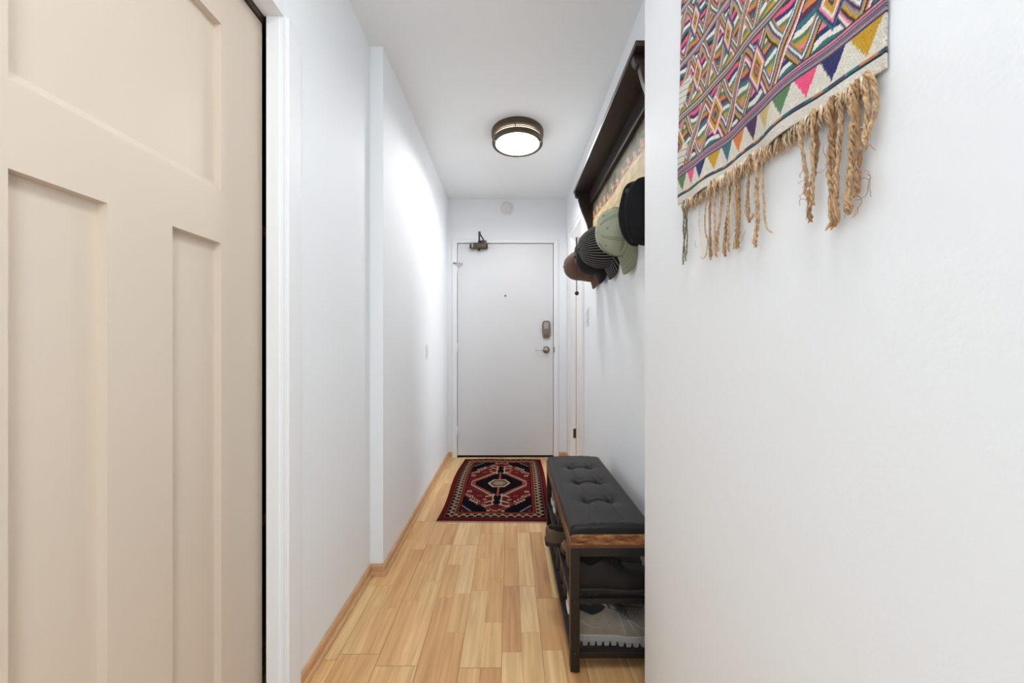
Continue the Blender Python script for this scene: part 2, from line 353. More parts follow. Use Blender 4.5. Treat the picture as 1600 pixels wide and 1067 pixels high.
# ---------------------------------------------------------------- small wall and ceiling fittings
LX, LY = .048, 2.425
lt = thing('ceiling_light', 'round bronze flush ceiling light with slatted rim and glowing diffuser', 'lamp', (LX, LY, ZC))
m = MB(); m.lathe([(0,0), (.166,0), (.168,-.004), (.168,-.030), (.163,-.034), (.150,-.034)], (LX, LY, ZC), n=72); m.obj('ceiling_pan', M_bronze, lt)
for z in (-.0415, -.0505):
    m = MB(); m.lathe([(.158, z+.0022), (.163, z+.0022), (.163, z-.0022), (.158, z-.0022), (.158, z+.0022)], (LX, LY, ZC), n=72, smooth=False); m.obj('slat_ring', M_bronze, lt)
m = MB(); m.lathe([(.158,-.060), (.1635,-.060), (.1635,-.080), (.161,-.083), (.142,-.084), (.142,-.078), (.158,-.076), (.158,-.060)], (LX, LY, ZC), n=72, smooth=False); m.obj('bottom_ring', M_bronze, lt)
m = MB(); m.lathe([(.150,-.034), (.150,-.074), (.142,-.079), (.10,-.085), (.05,-.088), (0,-.0885)], (LX, LY, ZC), n=72); dfo = m.obj('diffuser', [M_diff, mat('lamp_glass_side', (255,236,206), .5, emit=1.1)], lt)
for p_ in dfo.data.polygons:
    if p_.center.z > -.0745: p_.material_index = 1
for k in range(7):  # unseen spots added under the glass to carry the lamp's light
    l = bpy.data.lights.new('diffuser_spot', 'SPOT'); l.energy = LAMP_W; l.color = (.98, .985, 1.0); l.shadow_soft_size = 0; l.spot_size = math.radians(172); l.spot_blend = .5
    o = bpy.data.objects.new('diffuser_spot', l); COL.objects.link(o); r_ = 0 if k == 6 else .10
    o.location = (LX+r_*math.cos(k*PI/3), LY+r_*math.sin(k*PI/3), ZC-.093)
for k in range(3):
    a = -PI/2-.10+k*2*PI/3; cx, cy = LX+.1645*math.cos(a), LY+.1645*math.sin(a)
    m = MB(); m.tube([(cx, cy, ZC-.030), (cx, cy, ZC-.066)], .0028, 8); m.obj('strap', M_bronze, lt)
for a in (PI/2-.12, PI+.35, -.3):
    m = MB(); m.lathe([(0,-.091), (.0035,-.090), (.0045,-.086), (.0045,-.083)], (LX+.153*math.cos(a), LY+.153*math.sin(a), ZC), n=12); m.obj('screw', M_nickel, lt)
sd = thing('smoke_detector', 'round white smoke detector on the wall above the entry door', 'smoke detector', (-.03, YF, 2.349))
m = MB(); m.lathe([(.062,0), (.062,-.012), (.056,-.018), (.044,-.020)], (-.03, YF, 2.349), 'y', 48); m.obj('base_plate', M_plastic, sd)
m = MB(); m.lathe([(.046,-.020), (.044,-.034), (.034,-.040), (.030,-.038), (.018,-.039), (.014,-.042), (0,-.042)], (-.03, YF, 2.349), 'y', 48); m.obj('sensor_cap', M_plastic, sd)
sw = thing('light_switch', 'white double switch plate on the right wall below the caps', 'light switch', (XR, 2.56, 1.25))
box(XR-.006, XR, 2.525, 2.595, 1.19, 1.318).obj('switch_plate', M_plastic, sw, bevel=.003)
for z in (1.275, 1.232): box(XR-.011, XR-.006, 2.545, 2.575, z-.014, z+.014).obj('rocker', M_plastic, sw, bevel=.002)
s2 = thing('thermostat', 'small white thermostat on the left wall beside the entry door', 'thermostat', (XL, 2.64, 1.01))
m = MB(); m.prism([(XL, .965), (XL+.006, .972), (XL+.010, 1.0), (XL+.010, 1.035), (XL+.006, 1.055), (XL, 1.058)], 2.615, 2.650, 'y'); m.obj('housing', M_plastic, s2, bevel=.003)
box(XL, XL+.004, 2.61, 2.655, .960, 1.062).obj('back_plate', M_plastic, s2, bevel=.001)

# ---------------------------------------------------------------- rug
RW, RL = .355, .608; nx, ny = 237, 405
xs = np.linspace(-RW, RW, nx); yl = np.linspace(-RL, RL, ny); X, Y = np.meshgrid(xs, yl, indexing='ij')
C = {k: np.array(lin(*v)[:3]) for k, v in dict(red=(98,27,31), dred=(62,17,22), black=(15,11,13), ivory=(168,148,124), pink=(136,70,62), navy=(17,13,19), teal=(104,128,128), brown=(92,42,36), gold=(140,108,70)).items()}
def fill(base, mask, col): base[mask] = C[col]
RC = np.zeros((nx, ny, 3)); RC[:] = C['dred']
e = np.minimum(RW-np.abs(X), RL-np.abs(Y)); ax, ay = np.abs(X), np.abs(Y)
fill(RC, e > .0, 'red'); fill(RC, (e > .004) & (e < .009), 'dred')
fill(RC, e > .022, 'black'); fill(RC, e > .028, 'brown'); fill(RC, e > .043, 'black')
side = (RW-ax) < (RL-ay); s_ = np.where(side, Y, X)
inb = (e > .047) & (e < .090)
ph_ = np.mod(s_, .05)/.05; ee = (e-.047)/.043
fill(RC, inb & (np.abs(np.abs(ph_-.5)*2-ee) < .15), 'ivory')
fill(RC, inb & ((np.abs(ee-.5)+np.abs(ph_-.5)*1.0) < .17), 'pink'); fill(RC, inb & ((np.abs(ee-.5)+np.abs(np.mod(ph_+.5, 1)-.5)) < .15), 'ivory')
fill(RC, (e > .090) & (e < .094), 'gold'); fill(RC, (e > .094) & (e < .099), 'black')
fill(RC, (e > .099) & (e < .117), 'red'); fill(RC, (e > .103) & (e < .113) & (np.mod(s_, .016) < .006), 'pink')
fill(RC, (e > .117) & (e < .122), 'black')
F = e >= .122; a = ax/RW; b = ay/RL
fill(RC, F, 'red')
# inner field of red with darker mottles
fill(RC, F & (np.mod(np.floor(X/.012)+np.floor(Y/.012), 5) == 0), 'dred')
# dark stepped corners
q = (.0+np.floor(a/.055)*.055)*.72+np.floor(b/.035)*.035
fill(RC, F & (q > .745), 'pink'); fill(RC, F & (q > .755) & (np.mod(X, .02) < .008), 'ivory'); fill(RC, F & (q > .80), 'red'); fill(RC, F & (q > .83), 'ivory'); fill(RC, F & (q > .85), 'navy')
q2 = a*.72+b
fill(RC, F & (q2 > 1.11), 'teal'); fill(RC, F & (q2 > 1.135), 'dred')
dot = (np.hypot(np.mod(X, .04)-.02, np.mod(Y, .05)-.025) < .006)
fill(RC, F & (q2 > 1.16) & dot, 'gold')
# lozenge medallion with serrated ivory outline
hx = a/.56+np.floor(b/.012)*.012/.34*.86
for lim, colr in ((1.36, 'brown'), (1.20, 'ivory'), (1.13, 'red'), (1.08, 'pink'), (1.0, 'black')):
    fill(RC, F & (hx < lim) & (a < .50*min(lim, 1.16)+.0) & (b < .47*lim), colr)
fill(RC, F & (hx < 1.0) & (a < .50) & (np.mod(np.floor(X/.009)*3+np.floor(Y/.009)*5, 17) == 0), 'dred')
# poles
pole = F & (a < .07) & (b > .30) & (b < .62)
fill(RC, F & (a < .10) & (b > .33) & (b < .62), 'ivory'); fill(RC, pole, 'black'); fill(RC, F & (a < .022) & (b < .40) & (b > .05), 'pink')
for bb in (.34, .50, .60):
    w_ = np.abs((b-bb)-a*.35)
    fill(RC, F & (w_ < .014) & (a < .24) & (a > .05), 'ivory')
fill(RC, F & (np.abs(b-.50) < .05) & (np.abs(a-.24) < .05) & (np.hypot((a-.24)*.355, (b-.5)*.608) < .016), 'gold')
# centre rosette
rr = np.maximum(a*1.0+b*.9, np.maximum(a*.95, b*1.9))
fill(RC, (rr < .24), 'ivory'); fill(RC, (rr < .19), 'dred'); fill(RC, (rr < .15) & (np.mod(np.floor(X/.01)+np.floor(Y/.012), 2) == 0), 'ivory'); fill(RC, np.hypot(X, Y) < .016, 'ivory'); fill(RC, np.hypot(X, Y) < .009, 'red')
# palmettes either side
for A, B in ((.52, .42), (.36, .40), (.58, .27), (.15, .72), (.30, .60)):
    p = np.hypot((a-A)*.355, (b-B)*.608)
    fill(RC, F & (p < .024), 'dred'); fill(RC, F & (p < .018), 'ivory' if A > .5 else 'pink'); fill(RC, F & (p < .008), 'black')
RC *= (1+rng.uniform(-.22, .18, (nx, ny)))[..., None]
# outline is a little crooked, surface gently uneven
wob = .012*np.sin(Y*5.2+.6)*(np.abs(X)/RW) * np.where(X < 0, 1, .4)
Zt = .0085+.0012*np.sin(X*19+Y*7)+rng.uniform(-.0006, .0006, X.shape)
Zt = Zt*np.clip(e/.006, .25, 1)
th = math.radians(-1.2); Xw = (X-wob*0+np.where(X < 0, -wob, wob)); Yw = Y
PX = Xw*math.cos(th)-Yw*math.sin(th); PY = Xw*math.sin(th)+Yw*math.cos(th)
rv = np.stack([PX, PY, Zt], -1).reshape(-1, 3)
idx = np.arange(nx*ny).reshape(nx, ny)
faces = np.stack([idx[:-1, :-1], idx[1:, :-1], idx[1:, 1:], idx[:-1, 1:]], -1).reshape(-1, 4)
def fastmesh(name, verts, faces, m, cols):
    me = bpy.data.meshes.new(name); me.from_pydata(verts.tolist(), [], faces.tolist()); me.materials.append(m)
    me.polygons.foreach_set('use_smooth', [True]*len(faces)); color_attr(me, cols)
    return me
M_rug = attr_mat('wool_rug_pile', 1.0, bump=.6, bscale=500, spec=.03)
rug = thing('persian_rug', 'red and black patterned wool rug lying before the entry door', 'rug', (-.083, 2.852, 0))
me = fastmesh('pile', rv, faces, M_rug, RC.reshape(-1, 3)); o = bpy.data.objects.new('pile', me); COL.objects.link(o); o.parent = rug
m = MB(); m.world = False
rim = list(idx[:, 0])+list(idx[-1, 1:])+list(idx[-2::-1, -1])+list(idx[0, -2:0:-1])
top = [tuple(rv[i]) for i in rim]; P = [[t, (t[0], t[1], .0005)] for t in top]
m.grid(P, closed_u=True); m.add([(t[0], t[1], .0005) for t in top], [tuple(range(len(top)))])
m.obj('binding', mat('rug_binding', (96,32,34), .95, bump=.3, bscale=500), rug)
fr_ = MB(); fr_.world = False
for i in range(150):
    x = -RW+.008+(2*RW-.016)*i/149; y = -RL; xr = x*math.cos(th)-y*math.sin(th); yr = x*math.sin(th)+y*math.cos(th)
    fr_.tube([(xr, yr, .004), (xr+random.uniform(-.001, .001), yr-.006, .0022), (xr+random.uniform(-.002, .002), yr-.011-random.random()*.003, .0013)], .0012, 5)
f_ = fr_.obj('fringe', mat('rug_fringe_cotton', (190,172,150), .9), rug); f_['kind'] = 'stuff'

# ---------------------------------------------------------------- shoe bench
BX0, BX1, BY0, BY1 = .195, .478, 1.205, 1.995
bench = thing('shoe_bench', 'black steel shoe bench with tufted black cushion and rustic wood top', 'bench', ((BX0+BX1)/2, (BY0+BY1)/2, 0))
LEG = .030
for x0 in (BX0, BX1-LEG):
    for y0 in (BY0, BY1-LEG):
        box(x0, x0+LEG, y0, y0+LEG, .006, .406).obj('leg', M_black, bench, bevel=.002)
        m = MB(); m.lathe([(0,0), (.009,0), (.010,.002), (.010,.007)], (x0+.015, y0+.015, 0), n=16); m.obj('foot_pad', M_black, bench)
for y0 in (BY0, BY1-LEG):
    box(BX0+LEG, BX1-LEG, y0, y0+LEG, .378, .406).obj('top_rail', M_black, bench, bevel=.0015)
    box(BX0+LEG, BX1-LEG, y0+.004, y0+.024, .046, .066).obj('bottom_rail', M_black, bench, bevel=.0015)
    box(BX0+LEG, BX1-LEG, y0+.004, y0+.024, .222, .238).obj('middle_rail', M_black, bench, bevel=.0015)
for x0 in (BX0, BX1-.018):
    for z0 in (.050, .222, .384):
        box(x0, x0+.018, BY0+LEG, BY1-LEG, z0, z0+.018).obj('side_rail', M_black, bench, bevel=.0015)
for x in (BX0+.015,):
    for z in (.232, .064):
        m = MB(); m.lathe([(0,-.003), (.003,-.003), (.0048,-.001), (.005,0)], (x, BY0, z), 'y', 16); m.obj('bolt', M_button, bench)
def net(x0, x1, z0, z1, pitch, r, put, m):
    """diagonal netting in a rectangle of plane coordinates; put(u,v) -> 3D"""
    for sgn in (1, -1):
        c0 = (x0+z0 if sgn > 0 else x0-z1); c1 = (x1+z1 if sgn > 0 else x1-z0); c = c0+pitch
        while c < c1:
            pts = []
            if sgn > 0:
                u0 = max(x0, c-z1); u1 = min(x1, c-z0); pts = [(u0, c-u0), (u1, c-u1)]
            else:
                u0 = max(x0, c+z0); u1 = min(x1, c+z1); pts = [(u0, u0-c), (u1, u1-c)]
            if u1-u0 > 1e-4: m.tube([put(*pts[0]), put(*pts[1])], r, 4, cap=False)
            c += pitch
    return m
for y in (BY0+.016, BY1-.016):
    m = net(BX0+LEG, BX1-LEG, .066, .222, .0052, .00032, lambda u, v: (u, y, v), MB())
    net(BX0+LEG, BX1-LEG, .238, .378, .0052, .00032, lambda u, v: (u, y, v), m)
    m.obj('mesh_panel', M_black, bench)
for z in (.060, .231):
    m = net(BX0+.02, BX1-.02, BY0+.026, BY1-.026, .009, .0011, lambda u, v: (u, v, z), MB()); m.obj('mesh_shelf', M_black, bench)
# rustic wood top
MW = bpy.data.materials.new('rustic_brown_board'); MW.use_nodes = True; nt = MW.node_tree; bs = nt.nodes['Principled BSDF']
tc = nt.nodes.new('ShaderNodeTexCoord'); mp = nt.nodes.new('ShaderNodeMapping'); mp.inputs['Scale'].default_value = (14, 6, 60); nt.links.new(tc.outputs['Object'], mp.inputs[0])
n1 = nt.nodes.new('ShaderNodeTexNoise'); n1.inputs['Scale'].default_value = 1.6; n1.inputs['Detail'].default_value = 8; n1.inputs['Roughness'].default_value = .65; nt.links.new(mp.outputs[0], n1.inputs['Vector'])
r1 = nt.nodes.new('ShaderNodeValToRGB'); cr = r1.color_ramp; cr.elements[0].position = .33; cr.elements[0].color = lin(48,30,22); cr.elements[1].position = .66; cr.elements[1].color = lin(186,130,72)
k = cr.elements.new(.48); k.color = lin(128,80,48); nt.links.new(n1.outputs[0], r1.inputs[0]); nt.links.new(r1.outputs[0], bs.inputs['Base Color']); bs.inputs['Roughness'].default_value = .45
rc_ = .014; pr = [(BX0, .406), (BX1, .406)]+[(BX1-rc_+rc_*math.cos(q*PI/12), .4475-rc_+rc_*math.sin(q*PI/12)) for q in range(7)]+[(BX0+rc_-rc_*math.sin(q*PI/12), .4475-rc_+rc_*math.cos(q*PI/12)) for q in range(7)]
m = MB(); m.prism(pr, BY0-.002, BY1+.002, 'y'); m.obj('wood_top', MW, bench, bevel=.002, seg=2)
m = MB(); m.box(BX0-.0015, BX1+.0015, BY0-.003, BY1+.003, .4065, .417); m.obj('wood_edge', mat('reddish_board_edge', (96,60,44), .45, var=.2), bench, bevel=.001)
# tufted cushion
CX0, CX1, CY0, CY1 = BX0-.001, BX1-.002, BY0+.006, BY1-.002; CZ = .443
BT = [(x, y) for y in (1.417, 1.609, 1.801) for x in (.291, .380)]
def cush(x, y):
    d = min(x-CX0, CX1-x); dy = min(y-CY0, CY1-y)
    ed = lambda d, r=.022: 1 if d > r else math.sqrt(max(0, 1-(1-d/r)**2))
    h = .027*ed(d)*ed(dy)
    h += .006*math.sin(PI*(x-CX0)/(CX1-CX0))
    for bx, by in BT:
        r2 = (x-bx)**2+(y-by)**2; h -= .017*math.exp(-r2/.00018)+.0065*math.exp(-r2/.0016)
        an = math.atan2(y-by, x-bx); h -= .0030*math.exp(-r2/.0009)*(math.cos(an*8)*.5+.5)
    for by in (1.417, 1.609, 1.801):
        yc = by+.006*math.sin(PI*(x-.291)/.089)
        if .291 < x < .380: h -= .0085*math.exp(-((y-yc)/.0042)**2)
    for bx in (.291, .380):
        inside = min(1, max(0, (y-CY0-.01)/.04))*min(1, max(0, (CY1-.01-y)/.04))
        h -= .0042*math.exp(-((x-bx)/.0030)**2)*inside
    h += .0009*math.sin(y*170+3*math.sin(x*60))*math.exp(-(dy/.03)**2)
    return CZ+h
def spaced(a, b, n):   # denser towards both ends
    return [a+(b-a)*(.5-.5*math.cos(PI*i/n))*.35+(b-a)*(i/n)*.65 for i in range(n+1)]
m = MB(); gx = spaced(CX0, CX1, 74); gy = spaced(CY0, CY1, 190)
P = [[(x, y, cush(x, y)) for y in gy] for x in gx]; m.grid(P)
rim = [P[i][0] for i in range(len(gx))]+[P[-1][j] for j in range(1, len(gy))]+[P[i][-1] for i in range(len(gx)-2, -1, -1)]+[P[0][j] for j in range(len(gy)-2, 0, -1)]
m.grid([[p, (p[0], p[1], CZ-.001)] for p in rim], closed_u=True)
cu = m.obj('cushion', M_leather, bench)
for bx, by in BT:
    m = MB(); z = cush(bx, by); m.lathe([(.0095, z+.001), (.0085, z+.004), (.005, z+.006), (0, z+.0065)], (bx, by, 0), n=20); m.obj('button', M_button, cu)

# ---------------------------------------------------------------- shoes
def shoe(label, loc, rotz, upper, sole, L=.285, W=.100, low=.0, lining=(60,55,52), heel=0, chunky=False, laces=None, hi=0, accent=None, buckle=False, rough=.6, solecol2=None, name='shoe', group=None):
    t0 = thing(name, label, 'shoe', loc, (0, 0, rotz), group)
    Mu = mat('shoe_upper', upper, rough, bump=.25, bscale=300, var=.12, vscale=30); Ml = mat('shoe_lining', lining, .9, bump=.2, bscale=300); Ms = mat('shoe_sole', sole, .6, bump=.1, bscale=120)
    sh = [(0,.40), (.015,.58), (.05,.72), (.12,.80), (.3,.80), (.45,.82), (.6,.95), (.72,1.0), (.84,.95), (.93,.74), (.98,.45), (1,.22)]
    hp = [(0,.066+hi*.6), (.03,.074+hi), (.10,.072+hi), (.22,.058+hi*.8), (.32,.068+hi), (.40,.086+hi*.8), (.48,.080+hi*.3), (.6,.064), (.75,.052), (.88,.045), (.96,.034), (1,.018)]
    st = .028 if chunky else .014
    spring = lambda t: .016*max(0, (t-.72)/.28)**2
    N = 46; rows = []
    for i in range(N+1):
        t = .5-.5*math.cos(PI*i/N); w_ = W/2*interp(t, sh); h = interp(t, hp)*(1-low)
        o = max(0, min(1, (t-.045)/.03))*max(0, min(1, (.40-t)/.05)); o = o*o*(3-2*o)
        cl = [(1,0), (1.03,.18), (1.02,.38), (.95,.6), (.80,.80), (.60,.93), (.40,.985), (.2,1), (0,1)]
        op = [(1,0), (1.03,.2), (1.0,.42), (.93,.66), (.82,.88), (.72,1), (.60,.96), (.52,.5), (0,.16)]
        half = [((c_[0]*(1-o)+p_[0]*o), (c_[1]*(1-o)+p_[1]*o)) for c_, p_ in zip(cl, op)]
        z0 = st+spring(t)-.002
        row = [(t*L, -w_*a, z0+h*b) for a, b in half]+[(t*L, w_*a, z0+h*b) for a, b in half[::-1][1:]]
        rows.append(row)
    m = MB(); m.world = False; m.grid(rows)
    m.add(rows[0], [tuple(range(17))], True); m.add(rows[-1], [tuple(range(17))[::-1]], True)
    # lining faces: strips 6..9 in the opening
    for fi in range(N*16):
        i, j = divmod(fi, 16); t = .5-.5*math.cos(PI*(i+.5)/N)
        if 6 <= j <= 9 and .045 < t < .39: m.mi[fi] = 1
    up = m.obj('upper', [Mu, Ml], t0)
    # sole: outline swept
    m = MB(); m.world = False; rows = []
    for i in range(N+1):
        t = .5-.5*math.cos(PI*i/N); w_ = W/2*interp(t, sh)*1.05+.002; x = (t-.5)*(L+.008)+L/2
        zb = spring(t)+(.0 if not chunky else .012)
        if heel and not chunky: zb += heel*(1 if False else max(0, min(1, (t-.27)/.02)))*.0
        zt = st+spring(t)+.001+(.004 if chunky else 0)
        rows.append([(x, -w_*.94, zb), (x, -w_, zb+.003), (x, -w_, zt-.002), (x, -w_*.95, zt), (x, w_*.95, zt), (x, w_, zt-.002), (x, w_, zb+.003), (x, w_*.94, zb)])
    m.grid([r+[r[0]] for r in rows], smooth=False); m.add(rows[0], [tuple(range(8))]); m.add(rows[-1], [tuple(range(8))[::-1]])
    if chunky:
        nl = 12
        for k in range(nl):
            t = (k+.5)/nl; w_ = W/2*interp(t, sh)*1.06+.002; x = t*L; hw = L/nl*.36; z = spring(t)
            for s in (-1, 1):
                y0, y1 = sorted((s*w_, s*w_*.25))
                m.add([(x-hw*.8, y0, z), (x+hw*.8, y0, z), (x+hw*.8, y1, z), (x-hw*.8, y1, z), (x-hw*1.15, y0, z+.014), (x+hw*1.15, y0, z+.014), (x+hw*1.15, y1, z+.014), (x-hw*1.15, y1, z+.014)], [(0,3,2,1), (4,5,6,7), (0,1,5,4), (1,2,6,5), (2,3,7,6), (3,0,4,7)])
    so = m.obj('sole', Ms, t0)
    hh = lambda t: st+spring(t)-.002+interp(t, hp)*(1-low)
    if laces:
        Mc = mat('shoe_lace', laces, .8); m = MB(); m.world = False
        for k in range(5):
            t = .44+.043*k; w_ = W/2*interp(t, sh)*.55
            for s in (1, -1):
                m.tube([(t*L, -w_*s, hh(t)*.955), ((t+.012)*L, -w_*.4*s, hh(t)+.002), ((t+.022)*L, w_*.4*s, hh(t+.02)+.002), ((t+.032)*L, w_*s, hh(t+.03)*.95)], .0021, 6)
        for s in (1, -1):
            m.tube([(.43*L, 0, hh(.43)+.003), (.40*L, .014*s, hh(.4)+.006), (.42*L, .028*s, hh(.42)-.002), (.45*L, .02*s, hh(.45)-.004), (.44*L, .004*s, hh(.44)+.002)], .0021, 6)
        m.obj('laces', Mc, t0)
        m = MB(); m.world = False; rows = []
        for i in range(9):
            t = .30+.025*i; w_ = W/2*.42; z = hh(max(t, .42))+.002+max(0, (.40-t))*.18; rows.append([(t*L, w_*y, z-.005*y*y) for y in (-1,-.5,0,.5,1)])
        m.grid(rows); m.obj('tongue', Mu if not accent else mat('shoe_tongue', accent, .8, bump=.2, bscale=300), t0, solid=.005)
    if accent:
        Ma = mat('shoe_overlay', accent, .7, bump=.2, bscale=300)
        def side(tt, f):   # a point on the outside of the upper at height fraction f
            w_ = W/2*interp(tt, sh); cl = [(0,1), (.18,1.03), (.38,1.02), (.6,.95), (.8,.80), (.93,.6)]
            return w_*interp(f, cl)+.0012, st+spring(tt)-.002+interp(tt, hp)*(1-low)*f
        for s in (-1, 1):
            m = MB(); m.world = False
            for path in ([(.52,.95), (.55,.6), (.57,.3), (.60,.05)], [(.62,.9), (.67,.55), (.73,.25), (.80,.05)], [(.62,.9), (.72,.75), (.84,.5), (.95,.3)], [(.02,.7), (.12,.55), (.26,.42), (.40,.5), (.47,.85)]):
                rows = []
                for a, b in zip(path[:-1], path[1:]):
                    for q in range(4):
                        tt = a[0]+(b[0]-a[0])*q/4; f = a[1]+(b[1]-a[1])*q/4; y, z = side(tt, f); y2, z2 = side(min(1, tt+.022), min(.95, f+.04)); rows.append([(tt*L, s*y, z), ((tt+.022)*L, s*y2, z2)])
                m.grid(rows)
            m.obj('overlay', Ma, t0, solid=.0015)
    if buckle:
        m = MB(); m.world = False
        for tt in (.36, .47):
            w_ = W/2*interp(tt, sh); pts = []
            for k in range(11):
                a = PI*k/10; pts.append((tt*L, -w_*1.03*math.cos(a), st+.01+(hh(tt)-st-.004)*math.sin(a)**.6))
            rows = [[(p[0]-.008, p[1], p[2]), (p[0]+.008, p[1], p[2])] for p in pts]; m.grid(rows)
        m.obj('strap', Mu, t0, solid=.003)
        w_ = W/2*.86
        for s in (-1, 1): m = MB(); m.world = False; m.tube([(.345*L, s*w_, .05), (.375*L, s*w_, .05), (.375*L, s*w_*.97, .068), (.345*L, s*w_*.97, .068), (.345*L, s*w_, .05)], .0016, 6); m.obj('buckle', M_nickel, t0)
    return t0
ZM, ZL = .2335, .0625
g1 = None
shoe('light grey and tan running shoe with chunky white sole, nearest on bottom shelf', (.214, 1.286, ZL), 0, (204,194,180), (244,242,243), W=.100, chunky=True, laces=(86,92,104), accent=(226,220,210), lining=(92,98,108), name='running_shoe', hi=.006)
shoe('grey and tan running shoe behind the nearest one on the bottom shelf', (.216, 1.394, ZL), 0, (200,190,178), (244,242,243), W=.092, chunky=True, laces=(86,92,104), accent=(226,220,210), lining=(92,98,108), name='running_shoe')
shoe('glossy black leather shoe nearest the camera on the upper shelf', (.209, 1.286, ZM), 0, (46,37,33), (84,68,56), L=.275, hi=.022, W=.100, rough=.28, laces=(30,26,24), lining=(70,55,46), name='leather_shoe')
shoe('brown suede shoe second from the camera on the upper shelf', (.210, 1.386, ZM), 0, (92,76,62), (44,38,34), L=.27, hi=.012, W=.088, lining=(60,52,46), name='suede_shoe')
shoe('tan brown leather shoe with black laces third on the upper shelf', (.482, 1.473, ZM), PI, (134,98,68), (52,42,36), L=.28, W=.084, low=.15, laces=(26,24,24), lining=(50,42,38), rough=.45, name='leather_shoe')
shoe('brown backless slip-on sticking out furthest over the shelf edge', (.150, 1.565, ZM), 0, (98,76,58), (46,38,34), L=.27, W=.088, low=.25, lining=(56,46,40), name='slip_on_shoe')
shoe('black strapped shoe in the middle of the upper shelf', (.212, 1.658, ZM), 0, (36,33,32), (28,26,26), L=.27, W=.084, low=.2, buckle=True, name='strapped_shoe')
shoe('dark brown ankle boot beside the pale sneakers on upper shelf', (.214, 1.747, ZM), 0, (56,46,40), (34,30,28), L=.265, W=.078, hi=.040, name='ankle_boot')
shoe('grey sneaker with thick white heel near the far end of the upper shelf', (.216, 1.836, ZM), 0, (142,136,130), (232,230,228), L=.27, W=.084, hi=.015, chunky=True, laces=(220,218,214), name='sneaker')
shoe('grey and white sneaker furthest along the upper shelf', (.216, 1.925, ZM), 0, (146,140,134), (232,230,228), L=.27, W=.084, hi=.01, chunky=True, laces=(220,218,214), name='sneaker')
shoe('dark brown boot next to the running shoes on the bottom shelf', (.214, 1.492, ZL), 0, (64,50,42), (34,28,26), L=.27, W=.082, hi=.050, name='ankle_boot')
shoe('dark brown boot second from the running shoes on the bottom shelf', (.214, 1.585, ZL), 0, (60,47,40), (34,28,26), L=.27, W=.082, hi=.045, name='ankle_boot')
shoe('black buckled shoe in the middle of the bottom shelf', (.208, 1.680, ZL), 0, (40,37,36), (52,46,42), L=.275, W=.086, buckle=True, low=.05, name='strapped_shoe')
shoe('black buckled shoe towards the far end of the bottom shelf', (.210, 1.772, ZL), 0, (42,39,38), (52,46,42), L=.275, W=.086, buckle=True, low=.05, name='strapped_shoe')
shoe('black low shoe furthest along the bottom shelf', (.214, 1.87, ZL), 0, (32,30,30), (30,28,28), L=.27, W=.084, laces=(24,24,24), name='low_shoe')

# ---------------------------------------------------------------- peg shelf
SX0, SXB, SY0, SY1 = .403, .5325, 1.20, 2.385; ST = 2.04
ps = thing('peg_shelf', 'dark wooden wall shelf with carved brackets, pegs and painted back panel', 'shelf', (XR, (SY0+SY1)/2, 1.66))
box(SX0, SXB, SY0, SY1, ST-.019, ST).obj('shelf_board', M_walnut, ps, bevel=.003)
box(.512, SXB, SY0+.03, SY1-.012, 1.598, 1.655).obj('peg_rail', M_walnut, ps, bevel=.003)
box(.500, SXB, SY0+.03, SY1-.012, 1.940, ST-.0195).obj('top_rail', M_walnut, ps, bevel=.003)
for y in (SY0+.03, SY1-.012-.024): box(.512, SXB, y, y+.024, 1.655, 1.940).obj('stile', M_walnut, ps, bevel=.002)
prof = [(.511, 2.0205), (.410, 2.0205), (.407, 2.008), (.412, 1.992), (.420, 1.984), (.428, 1.986), (.430, 1.972), (.440, 1.935), (.454, 1.895), (.470, 1.858), (.484, 1.820), (.493, 1.785), (.489, 1.778), (.492, 1.768), (.500, 1.756), (.511, 1.752)]
for y in (SY0+.035, SY1-.036): 
    m = MB(); m.prism(prof, y, y+.022, 'y'); m.obj('bracket', M_walnut, ps, bevel=.0015)
# painted panel
ny_, nz_ = 280, 72; ya = np.linspace(SY0+.05, SY1-.03, ny_); za = np.linspace(1.645, 1.945, nz_); A, B = np.meshgrid(ya, za, indexing='ij')
def vnoise(a, b, s, seed=0):
    r_ = np.random.default_rng(seed).random((64, 64)); x = a*s; y = b*s; xi = np.floor(x).astype(int); yi = np.floor(y).astype(int); fx = x-xi; fy = y-yi
    fx = fx*fx*(3-2*fx); fy = fy*fy*(3-2*fy); g = lambda i, j: r_[i % 64, j % 64]
    return (g(xi, yi)*(1-fx)+g(xi+1, yi)*fx)*(1-fy)+(g(xi, yi+1)*(1-fx)+g(xi+1, yi+1)*fx)*fy
bd = 1.835+.010*np.sin(A*9)-.03*np.clip((1.8-A)/.5, 0, 1)
l3 = lambda c: np.array(lin(*c)[:3])
PC = np.where((B > bd)[..., None], l3((122,118,94)), l3((206,184,140)))
n_ = vnoise(A, B*3, 22, 3)[..., None]; PC = PC*(.72+.5*n_)
dk = (B > bd) & (vnoise(A, B, 14, 5) > .66); PC[dk] = PC[dk]*.6
garl = bd+.012+.010*np.sin(A*38)
gm = (np.abs(B-garl) < .004) & (vnoise(A, B, 60, 8) > .35); PC[gm] = l3((196,140,104))
for yc in np.arange(SY0+.1, SY1, .085):
    zc = float(np.interp(yc, ya, bd[:, 0]))+.022+.008*math.sin(yc*31)
    d_ = np.hypot(A-yc, (B-zc)*.9); ang = np.arctan2(B-zc, A-yc); fm = d_ < .013+.006*np.cos(ang*3+yc*9)
    PC[fm] = l3((222,156,122)); PC[d_ < .004] = l3((188,104,84))
    fm2 = np.hypot((A-yc-.02), (B-zc-.02)*.5) < .007; PC[fm2] = l3((216,150,116))
pv = np.stack([np.full(A.shape, .5235), A, B], -1).reshape(-1, 3)-np.array([XR, (SY0+SY1)/2, 1.66])
